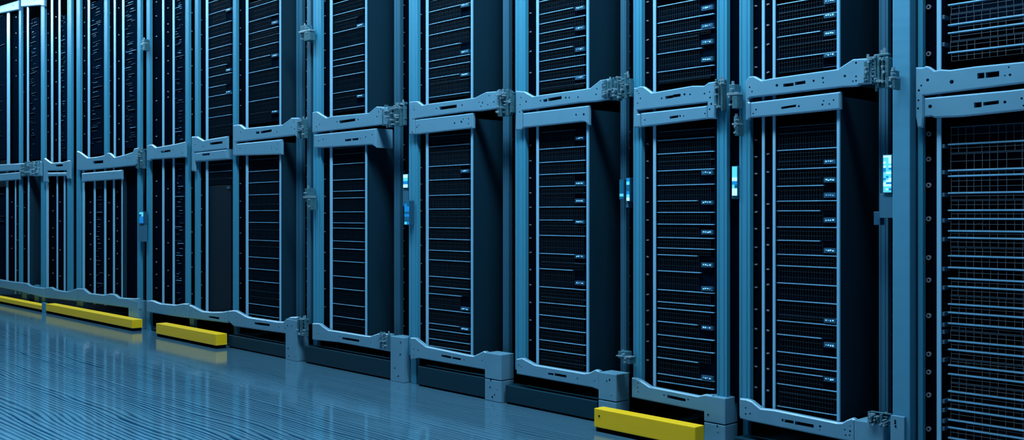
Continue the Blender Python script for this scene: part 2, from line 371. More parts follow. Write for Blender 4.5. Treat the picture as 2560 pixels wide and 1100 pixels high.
RACKS = {
'K': dict(ph='wire-mesh rack beside wide column', lab='blue steel server rack with wide wire-mesh trays beside the wide pale column',
    posts=[(2294,2307)], rails=[(2341,2353)], nuts=[(2323,[18,135,335,398,463,547,644,700,789,885,930,987,1072])], ring=True,
    black=[(2276,2372)], right=2760,
    up=[(2288,292),(2288,168),(2307,168),(2314,164.5),(2322,166),(2336,176),(2351,173),(2374,174.5),(2438,165.5),(2560,153.6),(2770,134),(2770,180),(2556,208),(2309,239),(2309,292),(2306,319),(2293,319)],
    upslot=[(2443,2461,190,188,14),(2464,2498,188,184,14)], updot=[(2379,204.5,5.5),(2319,200,4),(2303,214,2.5),(2297,226,3),(2522,168,2.2),(2525,187,3.4),(2512,189,2),(2296,251,2.6),(2306,262,2.5),(2295,271,2.8)],
    low=[(2310,292),(2310,245),(2518,226),(2770,196),(2770,249),(2560,275.5),(2402,292),(2335,294.5),(2326,291)],
    lowslot=[(2435,2454,263,261,13),(2458,2497,260,255,9)], lowdot=[(2325,266,5),(2512,255,4),(2554,246,3),(2559,264,2.6)],
    cols=[('U',2368,2740,[-40,-14,13,-38,63,83,-106,132,156],161,'above crossbar'),
          ('L',2368,2740,[-318,360,-384,425,439,481,-500,524,545,575,592,-616,637,666,693,713,-736,757,778,805,-823,848,870,-893,909,931,-953,974,996,1018,1045,1064,1090],1120,'below crossbar')],
    leds=[], wide=True, zlow=1130),
'J': dict(ph='first rack beyond wide column', lab='blue server rack with dark side panel, first beyond the wide pale column',
    posts=[(1848,1875)], rails=[(1904,1911),(1931,1938)], nuts=[(1891,[15,72,119,168,350,392,434,488,530,572,618,661,718,773,822,870,916,968]),(1921,[11,63,111,181,385,430,510,570,612,673,711,776,826,883,922,976])],
    black=[(1862,1945)], edge=2100, rear=(2197,2220), dep=.02,
    up=[(1862,302),(1862,207),(1866,198),(1872,191),(1884.5,190),(1890,193),(1903.6,200.5),(1931,195),(2058,177),(2094.5,172),(2103,166),(2131,147.5),(2178,144.5),(2178,209),(2149,211),(2142,216),(2103,218),(1876,244),(1871,247),(1871,254),(1874,257),(1874,294),(1870,302)],
    upslot=[(1958,1984,213.5,210.5,8),(1987,2013.6,209,205,8)], updot=[(1942,213.5,4),(2034,202,3.2),(2057,195,3),(2058,206,2.2),(2112,190,3.6),(2140,191,2.5),(2132,203,2.2),(2140,202,2.4),(2140,157,3),(1874,218,2.3),(1862.5,234,2),(1880,229,2.3)],
    low=[(1875,294.5),(1875,256),(2100,229),(2100,272.7),(2022,281)], lowslot=[(1953,1990,270,264,6)], lowdot=[(1997,265.5,2.8),(1877,273,2.6),(1890,274,2.5),(1883,284,2),(2056,261.5,2.8),(2059,252,2),(2073,260,2.3),(2084,250,2.4)],
    bot=[(1848,1046),(1848,996),(1866,998),(1879,1003),(1890,1012),(1901,1021),(1936,1025),(2092,1056.6),(2105,1056.6),(2116,1050),(2129,1045),(2137,1049),(2137,1106),(2099,1099),(1868,1052)],
    botslot=[(1954,1959,1050,1051,7),(1961,1984,1052,1056,8),(1987,2034,1057,1066,9)], botdot=[(1864,1020,2.3),(1864,1035,2.4),(1875,1034,2.3),(2050,1066,3.4),(2049,1075,1.6),(2112,1074,2),(2125,1078,2.8),(2125,1065,1.6),(2114,1088,2.4),(2124,1088,2.2)],
    leg=(2137,2210,1051), foot=(1857,1870), clamps=[(2160,2195,140,212),(2184,2226,124,226),(2166,2227,1034,1066)],
    cols=[('U',1942,2096,[-62,-30,13,-35,55,-74,94,-118,149,-183],190,'above crossbar'),
          ('L',1942,2096,[-318,-335,376,-404,423,-446,465,502,526,566,599,634,662,705,748,-784,799,833,876,908,924,956,-976,1012],1026,'below crossbar')],
    leds=[5,35,85,135,403,450,488,550,626,800,861,941], zlow=1030),
'I': dict(ph='second rack from wide column', lab='blue server rack with two pale front posts, second from the wide pale column',
    posts=[(1583,1604),(1792,1817)], rails=[(1632,1639)], nuts=[(1620,[5,52,100,146,182,360,403,445,505,550,600,642,686,736,776,811,853,900])],
    black=[(1590,1646),(1786,1850)],
    up=[(1583,319),(1583,219.5),(1592,218.7),(1598,215.6),(1608,215.6),(1616,221),(1629,231),(1637,230),(1730,214),(1759,214),(1770,206),(1788,203),(1788,297),(1768,297),(1767,263),(1767,256),(1593,276),(1593,284),(1600,285),(1600,318)],
    upslot=[(1663.5,1683,244,241,7),(1682.9,1701.4,240,237.5,7.2)], updot=[(1654,246,2.6),(1711,236,3.4),(1725,236,2.6),(1761,234,2.6),(1774,230,2),(1775,244,2.6),(1778,260,3),(1774,273,2.5),(1593,228,1.8),(1601,246,2.2),(1594,258,2),(1597,234,1.6)],
    low=[(1601,317.6),(1601,283),(1767,264),(1767,297)], lowslot=[(1674,1696,294,290.5,6)], lowdot=[(1700,290,2.8),(1709,290,2),(1602,298,2.2),(1612,300,2.2),(1762,284,2.2)],
    bot=[(1578,993.6),(1578,944.5),(1585,944.5),(1600,951),(1624,967),(1632,968),(1745,990),(1760,986),(1779,989),(1779,1033),(1760,1029.7)],
    botslot=[(1668,1714,991,1001,8)], botdot=[(1660,988,2.4),(1720,999,2.4),(1595,958,1.8),(1594,969,2),(1595,980,1.8),(1764,1003,1.8),(1775,999,2.6)],
    leg=(1761,1814,988), seam=(1055,1062), clamps=[(1790,1810,197,278)],
    cols=[('U',1644,1788,[-50,-20,18,59,92,-105,136,181,-204],212,'above crossbar'),
          ('L',1644,1788,[-330,351,385,-404,427,463,502,530,559,592,618,635,675,722,752,768,801,834,864,891,931,950],958,'below crossbar')],
    leds=[22,70,107,150,432,505,580,662,721,812,944], zlow=985),
'H': dict(ph='third rack from wide column', lab='blue server rack behind the dark plinth, third from the wide pale column',
    posts=[(1288,1313)], rails=[(1340,1346)], nuts=[(1327,[33,80,129,182,363,402,445,482,518,562,595,631,674,712,756,800,850])],
    black=[(1300,1352)], edge=1472, rear=(1551,1565),
    up=[(1288,325),(1288,226.5),(1305,228),(1312,229),(1320,234),(1332,240.5),(1346,238),(1466,221),(1474,220),(1484,212),(1499,200),(1523,196),(1523,248),(1492,254),(1446,257),(1305,277),(1305,320),(1303,325)],
    upslot=[(1358,1368,252,250,7),(1370,1404,249.5,243.5,8)], updot=[(1351,252,2.6),(1414,244.5,3),(1423,244,2.6),(1445,243,2.4),(1492,222,2.2),(1490,236,2.4),(1315,254,2.8),(1302,244,2),(1300,262,2),(1299,280,2),(1294,228,1.5)],
    low=[(1306,322),(1306,283),(1471.6,263.5),(1471.6,312),(1466,309),(1462,305),(1455,304),(1310,319)], lowslot=[], lowdot=[(1440,287,2.8),(1459,286,3.6),(1308,301,2.4),(1302,312,2)],
    bot=[(1290,935),(1290,897),(1305,895),(1318,902),(1336,912),(1460,933),(1474,931),(1488,924),(1498,928),(1498,976),(1480,969)],
    botslot=[(1370,1384,934,936,5),(1386,1416,936,941.5,7)], botdot=[(1443,946,2.2),(1297,913,1.8),(1303,917,1.8),(1486,952,1.8)],
    leg=(1497,1542,929), seam=(999,1005), clamps=[(1505,1532,196,246),(1528,1576,186,250)],
    cols=[('U',1350,1467,[-50,-28,5,37,61,85,109,130,154,179,204,-222],232,'above crossbar'),
          ('L',1350,1467,[-331,373,406,436,466,-484,517,549,-563,587,632,-653,670,715,-740,754,785,817,847,871,-896,912],922,'below crossbar')],
    leds=[20,72,125,195,346,461,502,548,634,707], zlow=925),
'G': dict(ph='fourth rack from wide column', lab='blue server rack fourth from the wide pale column, two lit panels on its post',
    posts=[(1022,1043)], rails=[(1064,1070)], nuts=[(1053,[37,83,123,171,213,375,419,460,500,527,568,613,659,705,765,809])],
    black=[(1032,1074)], edge=1182, rear=(1257,1272),
    up=[(1022,336),(1022,254.5),(1038,252.5),(1044,253),(1056,262.5),(1069,259.5),(1178,245),(1186,244),(1199,237),(1214,230),(1239,228),(1246,222.5),(1246,271),(1201,277.5),(1164,279),(1043,296),(1036,298),(1036,335)],
    upslot=[(1098.6,1141.6,271,265,8)], updot=[(1091,272,2.6),(1155,263,2.8),(1197,256,2),(1206,257,2.6),(1202,266,2.2),(1223,239,2),(1219,262,2),(1234,255,2.4),(1035,274,2.2),(1034,266,1.6),(1032,298,2),(1030,330,2.2)],
    low=[(1037,336),(1037,299),(1145,287),(1182,282),(1182,320)], lowslot=[], lowdot=[(1136,308,3),(1153,305,3.6),(1171,297,2.2),(1171,309,2.2),(1042,318,2.6),(1047,314,1.8),(1158,298,1.8)],
    bot=[(1025,898),(1025,844),(1037,844.5),(1050,855),(1064,866),(1074,868),(1166,887),(1183,890),(1196,884),(1208,878),(1215,880),(1215,925),(1043,895)],
    botslot=[(1103,1128,889,894,6),(1130,1152,894.5,898.5,5)], botdot=[(1160,900,2.2),(1034,873,2),(1045,876,2.2),(1205,902,2),(1034,888,1.6)],
    leg=(1213,1254,880), seam=(945,953), foot=(1027,1040), clamps=[(1240,1284,224,290)],
    cols=[('U',1074,1178,[-30,-5,31,62,89,123,154,172,197,-211,244],252,'above crossbar'),
          ('L',1074,1178,[-342,367,-382,416,450,488,522,-541,568,596,624,648,689,714,732,770,806,821,844,862],872,'below crossbar')],
    leds=[15,131,183,428,771,817], zlow=880),
'F': dict(ph='fifth rack from wide column', lab='blue server rack fifth from the wide pale column with box drawer under its crossbar',
    posts=[(783,802)], rails=[(824,830)], nuts=[(813,[3,40,84,126,170,211,410,448,491,533,579,631,677,722,767])],
    black=[(792,834)], edge=917, rear=(985,1000),
    up=[(780,331.6),(780,280.4),(792,278.5),(797,282),(806,288),(816,294),(827,290.5),(913,282.5),(921,282),(930,274),(940,266),(969,267.5),(969,312),(951,312)],
    upslot=[(848,888,305,299,7)], updot=[(842,305,2.4),(895,299,2.8),(946,280,2.2),(942,292,2.6),(791,317,2),(799,311,2)],
    low=[(784,369),(784,337),(939.7,320.7),(939.7,369),(928,361),(794.5,369)], lowslot=[(862,878,351,349,5.5),(880,896,349,347,5.5)], lowdot=[(900,346,2.2),(914,343,2.6),(930,337,2.2),(796,353,2.6),(808,349,2.4)], lowdep=.14,
    bot=[(780,849),(780,808),(797.6,808.5),(808,817),(820,825),(839,827.5),(913,839.6),(925.5,840.5),(944.5,833.5),(978,835),(978,880),(846,856)],
    botslot=[(855,898,845.5,852.5,6)], botdot=[(927,857,2),(795,835,2),(848,841,1.8),(945,851,1.8)],
    leg=(977,1009,838), foot=(783,793), clamps=[(955,1000,260,318),(988,1012,255,316),(946,976,832,872)],
    cols=[('U',834,913,[-40,-15,11,40,-58,84,125,152,167,194,234,-247,275],284,'above crossbar'),
          ('L',834,913,[-372,-387,411,450,478,495,529,556,569,601,620,651,688,719,757,788,-806],826,'below crossbar')],
    leds=[65,240], zlow=832),
'E': dict(ph='sixth rack from wide column', lab='blue server rack over the dark plinth by the short yellow bar',
    posts=[(582,590)], rails=[(614,619.5)], nuts=[(602,[26,70,110,150,188,225,264,420,459,503,544,583,633,671,708,745])],
    black=[(586,623)], edge=702, rear=(740,755), rear2=(767,776),
    up=[(581,389),(581,313),(592.5,311),(599.6,311),(606,316),(612,320.5),(624,319),(705,311),(716,303),(727,294),(747,294),(747,346),(742,346),(736,338.5),(592,355),(590,358),(590,389)],
    upslot=[(639,648,332,331,6),(651,679,331,326,6)], updot=[(692,330,2.4),(728,318,2),(736,323,2.4),(734,304,2),(601,331,2),(587,355,1.6)],
    low=[(591,389),(591,359),(703.6,348),(703.6,386),(698,386)], lowslot=[], lowdot=[(678,366,2),(678,372,2),(691,374,2.4),(695,360,2),(600,372,2.4)],
    bot=[(569,803),(569,777),(580,775.5),(589,776),(600,782),(612.5,789.4),(622,793),(696,804),(707,804),(716,797),(724,792.5),(744,791.7),(744,838),(714,834),(583,816)],
    botslot=[(636,674,808,813,6)], botdot=[(697,818,2),(712,821,2.2),(731,808,2.6),(590,795,2),(580,783,1.6)],
    leg=(714.6,744,795), foot=(584,592), clamps=[(746,764,296,348),(744,766,792,842)],
    cols=[('U',623,699,[-10,22,56,86,-103,123,150,183,217,255,-286],312,'above crossbar'),
          ('L',623,699,[-400,429,457,487,-511,526,555,-573,599,-614,641,670,700,-724,-739,757,783],796,'below crossbar')],
    leds=[58,140,276], zlow=800),
'D': dict(ph='seventh rack from wide column', lab='blue server rack with blank dark lower door, seventh from the wide pale column',
    posts=[(487,495)], rails=[(514,519.5)], nuts=[(480,[32,78,124,165,208,247,286,470,530,580,632,668,735]),(504,[50,87,123,175,212,280,448,488,522,563,629,680,713,745])],
    black=[(480,487),(495,521)],
    up=[(478,428),(478,341),(492,341),(500,346),(508,351),(527,346.5),(567.5,340),(567.5,372),(511,378),(498,380),(486,381),(486,428)],
    upslot=[(524,556,359.5,355.5,6)], updot=[(487,362,2.2),(484,377,1.6),(508,366,2.4)],
    low=[(487,404),(487,381.5),(567.5,372.5),(567.5,397)], lowslot=[(505,524,387,385,5)], lowdot=[(557,380,2),(533,386,1.6)], lowdep=.10,
    bot=[(472,796),(472,762),(478,763.6),(490,770),(504,777.5),(524.5,779.6),(553.6,779.6),(568,777),(568,808)],
    botslot=[(522,548,792,796,5)], botdot=[(561,797,1.8),(479,780,1.6),(488,778,1.6)],
    foot=(474,485),
    cols=[('U',522,581,[-10,8,38,69,97,125,150,171,194,220,243,272,295,-318],345,'above crossbar'),
          ('L',522,581,[-412,430,-448],463,'below crossbar')],
    leds=[22,50,176,232], door=(521,580,464,780), zlow=782),
'C': dict(ph='eighth rack from wide column', lab='narrow blue rack with three slim rails, eighth from the wide pale column',
    posts=[(366,374.5),(463,471)], rails=[(405,409.5),(431,435.5)], nuts=[(392,[5,40,91,145,196,252,300,341,453,490,530,568,622,655,686,720]),(421,[20,60,80,115,152,184,229,243,472,550,607,676,715])],
    black=[(374,405),(409,431),(470,478)],
    up=[(366,402),(366,364),(374,361),(379.5,361),(389,368),(409,364.5),(435,360),(463,353.5),(463,393),(376,399),(376,402)],
    upslot=[(402,426,380,376.5,5)], updot=[(432,375,1.8),(456,383,2),(437,389,1.8)],
    bot=[(366,780),(366,752),(375,750.5),(381,751),(390,755),(399.5,758.5),(437,762),(457.6,758.5),(471,759),(471,796),(455,794)],
    botslot=[], botdot=[(378,770,2),(438,776,2),(459,771,2)], foot=(366,374.5),
    cols=[('U',437,462,[-5,22,-38,54,-74,95,113,-130,144,172,-200,226,253,-280,-305,330],356,'above crossbar'),
          ('L',437,462,[-410,440,466,491,516,-540,566,-585,607,-630,637,657,-690,699,-730],757,'below crossbar')],
    leds=[], detail=0, zlow=760),
'B': dict(ph='ninth rack from wide column', lab='slim-railed blue rack behind the long yellow bar, ninth from the wide pale column',
    posts=[(191,200),(343,351)], rails=[(219,224),(284,288.5),(305,310)], mids=[(260,268)], nuts=[(212,[20,56,90,120,152,184,222,254,290,335]),(276,[33,68,126,167,202,234,291,331]),(298,[20,87,153,197,264,309,348]),(227,[505,531,556,585,611,648,686,713]),(273,[507,553,598,647,688]),(294,[480,517,546,577,603,634,672,709])],
    lowrails=[(206,211),(234,238),(260,264.5),(282,286)], black=[(200,219,'U'),(268,284,'U'),(288,305,'U'),(198,206,'L'),(211,234,'L'),(264,282,'L'),(286,305,'L'),(312,343,'L')], edge=306, edgelow=True, rear=(347,355), railsup=True,
    up=[(192,426),(192,377),(200,380),(209,387),(219,394),(240,392),(260,388),(268,382),(274,382),(286,392.5),(309,387),(331,379.6),(334,371),(345,369),(345,410),(336,414),(211,426)],
    upslot=[(232,258,406,404,7)], updot=[(205,404,1.6),(210,416,1.6),(272,401,2),(315,396,2.4),(323,396,2)],
    low=[(203.5,457),(203.5,433),(304,424.5),(304,448),(212,454)], lowslot=[], lowdot=[(215,440,2.2),(279,436,2),(284,435,2)],
    bot=[(190.6,752),(190.6,721),(208,721),(216,728),(223,733),(259,737),(273,734),(286,735.5),(297,744),(330,746),(347,745),(347,773),(319,770),(209,755)],
    botslot=[], botdot=[(333,763,1.8),(215,745,1.5)], leg=(322,346,747), foot=(192,208), clamps=[(338,360,370,422)],
    cols=[('U',225,260,[-10,24,-45,66,88,-110,130,-155,176,-200,222,-245,270,-300,320,-348],388,'by first rail above crossbar'),
          ('V',311,343,[-6,18,36,55,75,-95,115,133,-152,172,190,-212,232,-255,278,-300,322,-345],372,'by end post above crossbar'),
          ('L',239,260,[-470,-500,530,-560,590,-620,650,-680,706],732,'below crossbar')],
    leds=[], detail=0, zlow=738),
'A2': dict(ph='tenth rack from wide column', lab='small distant blue rack, tenth from the wide pale column',
    posts=[(102,111),(168,178)], rails=[(127,132),(146,150.5)], nuts=[(121,[35,83,113,150,178,215,245,290,330]),(141,[42,95,131,152,205,260,310,350])],
    lowrails=[(115,120.5),(141,144),(159,163)], lownuts=[(133,[490,527,570,592,620,650,683]),(151,[505,553,625,690])], black=[(111,127,'U'),(132,146,'U'),(120,141,'L'),(144,159,'L')], edge=163, edgelow=True,
    up=[(108,455),(108,397),(111,394.5),(119,401),(128,407),(156,405),(169,401),(175,401),(175,447),(166,447),(166,426),(118,427),(118,455)],
    upslot=[(139,157,414,413,5)], updot=[(162,413,1.6)],
    low=[(118.5,441),(118.5,431.5),(165.5,431),(165.5,440)], lowslot=[], lowdot=[],
    bot=[(112,745),(112,719),(126.5,717.5),(137.5,724),(158,728),(172,728),(182,724),(189.5,721),(189.5,753)],
    botslot=[], botdot=[], foot=(104,113),
    cols=[('U',151,166,[40,42,55,69,103,-120,135,150,168,184,204,-230,255,-280,302,-330,352,-372],398,'above crossbar')],
    leds=[], detail=0, zlow=725, top=True),
'A1': dict(ph='eleventh rack from wide column', lab='farthest visible blue rack, eleventh from the wide pale column, at the row end',
    posts=[(47,52.5)], rails=[(17,24),(67,71.5)], nuts=[(41,[43,83,119,151,190]),(60,[40,80,187,230])],
    lowrails=[(15,20),(37,39.5),(49,53.5),(69,73)], lownuts=[(30,[505,543,590,621]),(44,[515,560,600,676]),(62,[480,519,590,622])], black=[(24,47,'U'),(52,67,'U'),(20,37,'L'),(39,49,'L'),(53,69,'L')], edge=73, edgelow=True,
    up=[(-60,434),(-60,416),(0,411),(67,407.5),(87,403),(103,403),(103,440),(88,441),(50,436),(47.5,426),(0,428.5)],
    upslot=[], updot=[], low=[(-60,459),(-60,440),(0,434.5),(49,430),(49,449),(0,453)], lowslot=[], lowdot=[],
    bot=[(-60,712),(-60,690),(0,699),(23,703),(67,708),(73,713),(87,717),(110.5,720),(110.5,745),(41,727),(0,719)],
    botslot=[], botdot=[], foot=(55,67), foot2=(86,97), clamps=[(52,103,403,440)],
    cols=[('U',73,98,[53,-53,70,-90,110,127,-145,175,186,-210,236,-260,285,-310,340],400,'above crossbar'),
          ('V',-50,15,[65,-65,105,135,-165,175,198,-230,262,-290,320,-350],405,'beyond last rail above crossbar'),
          ('L',-50,14,[-470,487,517,-540,552,575,-600,612,-640,660],698,'below crossbar')],
    leds=[], detail=0, zlow=705, top=True),
}
ORDER = ['K','J','I','H','G','F','E','D','C','B','A2','A1']
RIGHT = {'J':2231,'I':1848,'H':1583,'G':1288,'F':1022,'E':783,'D':582,'C':478,'B':366,'A2':191,'A1':100.5,'K':2760}

def make_rack(key):
    r = RACKS[key]; seed = sum(map(ord, key)) * 7
    x0 = r['posts'][0][0] if key != 'A1' else -60
    x1 = RIGHT[key]
    org = ((WX(x0, YP) + WX(x1, YP)) / 2, 0.3, 0.0)
    root = empty('server_rack', org)
    tag(root, r['lab'], 'server rack', 'server racks along the row')
    ztop = TOPZ
    xb = (x0 + x1) / 2
    zrail = 0.30
    bot = r.get('bot'); up = r['up']
    # height where the front uprights end at the bottom rail (a bit behind its top edge)
    if bot:
        zb_ = lambda x: max(0.02, WZ(x, max(p[1] for p in bot if abs(p[0]-x) < 90) - 8, 0)) if any(abs(p[0]-x) < 90 for p in bot) else 0.1
    else:
        zb_ = lambda x: 0.03
    ylow = r['zlow']; zlow = WZ(xb, ylow, 0)
    for (a, b) in r['posts']: upright(root, org, 'post', a, b, YP, 0.0 if (a, b) == r['posts'][0] and key in 'KC' else zb_(a), ztop, M['post'], 0.028)
    for (a, b) in r.get('mids', []): upright(root, org, 'post', a, b, YP, WZ(a, 410, 0), ztop, M['post'], 0.028)
    zmid = WZ(xb, sum(p[1] for p in up) / len(up), 0)
    lowr = r.get('lowrails')
    for (a, b) in r['rails']: upright(root, org, 'mounting_rail', a, b, YR, (zb_(a) if lowr is None else WZ(a, 410, 0)), ztop, M['rail'], 0.008, groove=False)
    for (a, b) in (lowr or []): upright(root, org, 'mounting_rail', a, b, YR, zb_(a), WZ(a, 415, 0), M['rail'], 0.008, groove=False)
    XL, XR = WX(x0, YP) + .003, WX(x1, YP) - .003
    for st in r['black']:
        for zone, za, zb in (('U', zmid, ztop), ('L', max(.1, zlow - .02), zmid - .001)):
            if len(st) > 2 and st[2] != zone: continue
            ivs = [(max(XL, WX(st[0], YS)), min(XR, WX(st[1], YS)))]
            for c in r['cols']:
                if ('L' if c[0] == 'L' else 'U') != zone: continue
                ca, cb = WX(c[1], YB) - .014, WX(c[2], YB) + .003
                out = []
                for (p, q) in ivs:
                    if cb <= p or ca >= q: out.append((p, q)); continue
                    if ca > p: out.append((p, ca))
                    if cb < q: out.append((cb, q))
                ivs = out
            if zone == 'L' and r.get('door'):
                ivs = [(p, min(q, WX(r['door'][0], YB) - .003)) for p, q in ivs]
            for (p, q) in ivs:
                if q - p > .004: MB().box(p, q, YS, YS + .006, za, zb).build('screw_strip', M['black'], root, org)
    for (x, ys) in r['nuts'] + r.get('lownuts', []):
        nut_row(root, org, x, ys, r=0.0100 if r.get('ring') else (0.0065 if key in 'JIHGFE' else 0.009), ring=r.get('ring', False))
    # crossbars
    punched(root, org, 'crossbar', up, r['upslot'], r['updot'], seed=seed)
    if 'low' in r: punched(root, org, 'lower_crossbar', r['low'], r['lowslot'], r['lowdot'], dep=r.get('lowdep', .02), Y=0.001, seed=seed + 1)
    for i, c in enumerate(r.get('clamps', [])): clamp(root, org, *c, seed + i)
    if bot:
        punched(root, org, 'bottom_rail', bot, r['botslot'], r['botdot'], dep=.026, seed=seed + 2)
    if 'leg' in r:
        a, b, yt = r['leg']; zt = WZ((a + b)/2, yt + 4, 0); Xa, Xb = WX(a), WX(b)
        dpt = 0.10
        if 'seam' in r:
            zs = WZ((a + b)/2, sum(r['seam'])/2, 0)
            L = MB().box(Xa, Xb, -0.004, dpt, zs + 0.002, zt).build('leg', M['plate'], root, org, 0.004)
            ft = MB().box(Xa, Xb, -0.004, dpt, 0.0, zs - 0.002).build('foot_block', M['plate'], L, org, 0.004)
        else:
            L = MB().box(Xa, Xb, -0.004, dpt, 0.0, zt).build('leg', M['plate'], root, org, 0.004)
        rg = random.Random(seed)
        for k in range(5):
            MB().cyl((Xa + (Xb-Xa)*rg.uniform(.15,.85), max(.02, zt*rg.choice([.12,.3,.42,.62,.86]) + rg.uniform(-.01,.01))), rg.uniform(.0035,.0055), -0.0055, 0.002, 7).build('bolt', M['black'] if k < 4 else M['bolt'], L, org)
    for kf in ('foot', 'foot2'):
        if kf in r:
            a, b = r[kf]
            yf = 0.12 if key in 'EFJ' else 0.034
            MB().box(WX(a, yf), WX(b, yf), yf, yf + 0.03, 0.0, WZ(a, bot[1][1] + 22, yf)).build('leg', M['post'], root, org, 0.002)
    if key == 'A2':
        xa, xb = WX(104.6, -.125), WX(112.6, -.125)
        MB().box(xa, xb, -.125, -.10, 0.0, WZ(108, 757, -.125)).box(xa, xb, -.101, 0.04, 0.0, 0.02).build('leg', M['post'], root, org, 0.002)
    # black back and unseen roof, both added to keep light out
    MB().box(WX(x0, YP) + .003, WX(x1, YP) - .003, 0.62, 0.64, 0.06, ztop).build('light_block_back', M['black'], root, org)
    MB().box(WX(x0, YP) + .002, WX(x1, YP) - .002, 0.05, 0.62, ztop, ztop + 0.02).build('light_block_roof', M['panel'], root, org)
    MB().box(WX(x0, YP) + .06, WX(x1, YP) - .06, 0.16, 0.62, max(0.03, zlow - .06), max(.035, zlow - .055)).build('base_panel', M['black'], root, org)
    if r.get('top'):
        pass
    # dark side panel closing the equipment cage, pale edge in front
    if r.get('edge'):
        X = WX(r['edge'], YP)
        lowtop = WZ(r['edge'], (r['low'][2][1] if not r.get('edgelow') else r['low'][2][1]) + 2, 0)
        parts = [(zlow - .03, lowtop)]
        if not r.get('edgelow'): parts.append((WZ(r['edge'], max(p[1] for p in up if p[0] > r['edge'] - 60) - 14, 0), ztop))
        for (za, zb) in parts:
            p = MB().box(X - 0.010, X, YP + 0.004, 0.60, za, zb).build('side_panel', M['panel'], root, org)
            MB().box(X - 0.013, X + 0.001, YP - 0.006, YP + 0.005, za, zb).build('edge_trim', M['trim'], p, org, 0.002)
        if not r.get('edgelow') or True:
            MB().box(WX(x0, YP) + .02, X, YP + .01, 0.60, lowtop - .012, lowtop).build('cage_top', M['panel'], root, org)
    if r.get('rear'):
        a, b = r['rear']; Y = 0.15
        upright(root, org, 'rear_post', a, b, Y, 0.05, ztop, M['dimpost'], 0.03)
        xs = b + (x1 - b) * .45
        MB().box(WX(b - 2, .2), WX(x1, YP) - .003, .20, .206, .1, ztop).build('rear_screw_strip', M['black'], root, org)
        step = 26 + 20 * (x1 / 2300)
        y = 10 + random.uniform(0, 10); ys = []
        while y < 1090:
            zz = WZ(xs, y, .2)
            if zz > .25 and not (min(p[1] for p in up) - 10 < y < max(p[1] for p in up)): ys.append(y + random.uniform(-4, 4))
            y += step
        nut_row(root, org, xs, ys, 0.0065, Y=0.198)
    if r.get('rear2'):
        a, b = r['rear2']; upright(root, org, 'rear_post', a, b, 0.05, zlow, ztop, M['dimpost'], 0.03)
    if r.get('door'):
        a, b, yt, yb = r['door']
        zt, zb = WZ((a+b)/2, yt, YB), WZ((a+b)/2, yb, YB)
        d = MB().box(WX(a, YB), WX(b, YB), YB - .01, YB + .02, zb, zt).build('door', M['door'], root, org, 0.002)
        MB().box(WX(b, YB) - .05, WX(b, YB) - .02, YB - .02, YB - .01, zt - .03, zt - .012).build('door_latch', M['clamp'], d, org, 0.001)
    for (sec, a, b, ys, yend, where) in r['cols']:
        zend = WZ(a, yend, YB)
        servers(key, a, b, ys, zend, where, r['ph'], f"servers in the {r['ph']}", r['leds'], wide=r.get('wide', False), detail=r.get('detail', 2), pitch=0.030 if r.get('wide') else 0.0135)
        if sec != 'L' and key not in ('A1', 'A2'):
            ztu = WZ(a, ys[0], YB) + .004
            if ztu < ztop - .05:
                MB().box(WX(a, YB), WX(b, YB), YB + .004, .12, ztu, ztop - .004).build('blanking_plate', M['chassis'], root, org)
    if key == 'K':
        Xe = WX(2760, YP)
        MB().box(Xe - .03, Xe, YP, .10, 0.0, ztop).build('post', M['post'], root, org, .002)
        MB().box(Xe - .012, Xe - .002, .10, .60, .03, ztop).build('side_panel', M['panel'], root, org)
    return root, org

ROOT = {}
for k in ORDER: ROOT[k] = make_rack(k)

# top beams at the far end of the row, where the rack tops come into the frame
for k, px in (('A2', [(52,-14),(110,-26),(110,15),(104,15),(100,13),(54,17),(52,17)]), ('A1', [(-60,40),(-60,22),(0,14),(46,0),(46,24),(0,33)])):
    root, org = ROOT[k]
    punched(root, org, 'top_beam', px, [], [(86,2,2)] if k == 'A2' else [(33,14,2)], dep=.03, Y=0.0, seed=3)

# ------------------------------------------------------------------ wide column
Xa, Xb = WX(2231, -0.01), WX(2275, -0.01)
col = MB().box(Xa, Xb, -0.01, 0.10, 0.0, TOPZ + .05).build('column', M['column'], None, ((Xa+Xb)/2, .045, 0), 0.003)
tag(col, 'wide pale blue steel column standing between two racks', 'column', kind='thing')
co = ((Xa+Xb)/2, .045, 0)
bp = MB().box(Xa - 0.002, WX(2262, -.02), -0.024, -0.010, 0.0, WZ(2245, 1040, -.02)).build('base_plate', M['plate'], col, co, 0.002)
for k, (x, y) in enumerate([(2238, 1052), (2238, 1058), (2239, 1066)]):
    MB().cyl(WP((x, y), -.024), .004, -.0255, -.02, 7).build('bolt', M['black'], bp, co)
MB().box(WX(2277, 0), WX(2280, 0), 0.03, 0.08, 0.0, TOPZ).build('edge_strip', M['dimpost'], col, co)

# ------------------------------------------------------------------ bars on the floor
def bar(name, x0, x1, ytop0, dep, z0, mats, lab, cat, grp, Y=0.0, bolt=None, seam=None, end=True):
    a, b = WX(x0, Y), WX(x1, Y); zt = WZ(x0, ytop0, Y)
    org = ((a + b)/2, Y + dep/2, 0.0)
    m = MB().box(a, b, Y, Y + dep, z0, zt)
    o = m.build(name, mats, None, org, 0.004)
    tag(o, lab, cat, grp)
    MB().box(a + .008, b - .008, Y + .008, Y + dep - .008, 0.0, z0 + .001).build('shadow_base', M['black'], o, org)  # black box drawn in place of the shadow under the bar
    if bolt:
        c = WP(bolt, Y); MB().cyl(c, .005, Y - .002, Y + .003, 8).build('bolt', M['black'], o, org)
    if seam:
        X = WX(seam, Y); MB().box(X - .004, X + .004, Y - .0015, Y + .01, z0 + .002, zt - .004).build('joint_strip', M['yellow'], o, org)
    return o
bar('bumper_bar', -60, 104, 732, .10, .028, M['yellow'], 'yellow bar on the floor before the two farthest racks', 'bumper bar', 'yellow bars on the floor', Y=-.12)
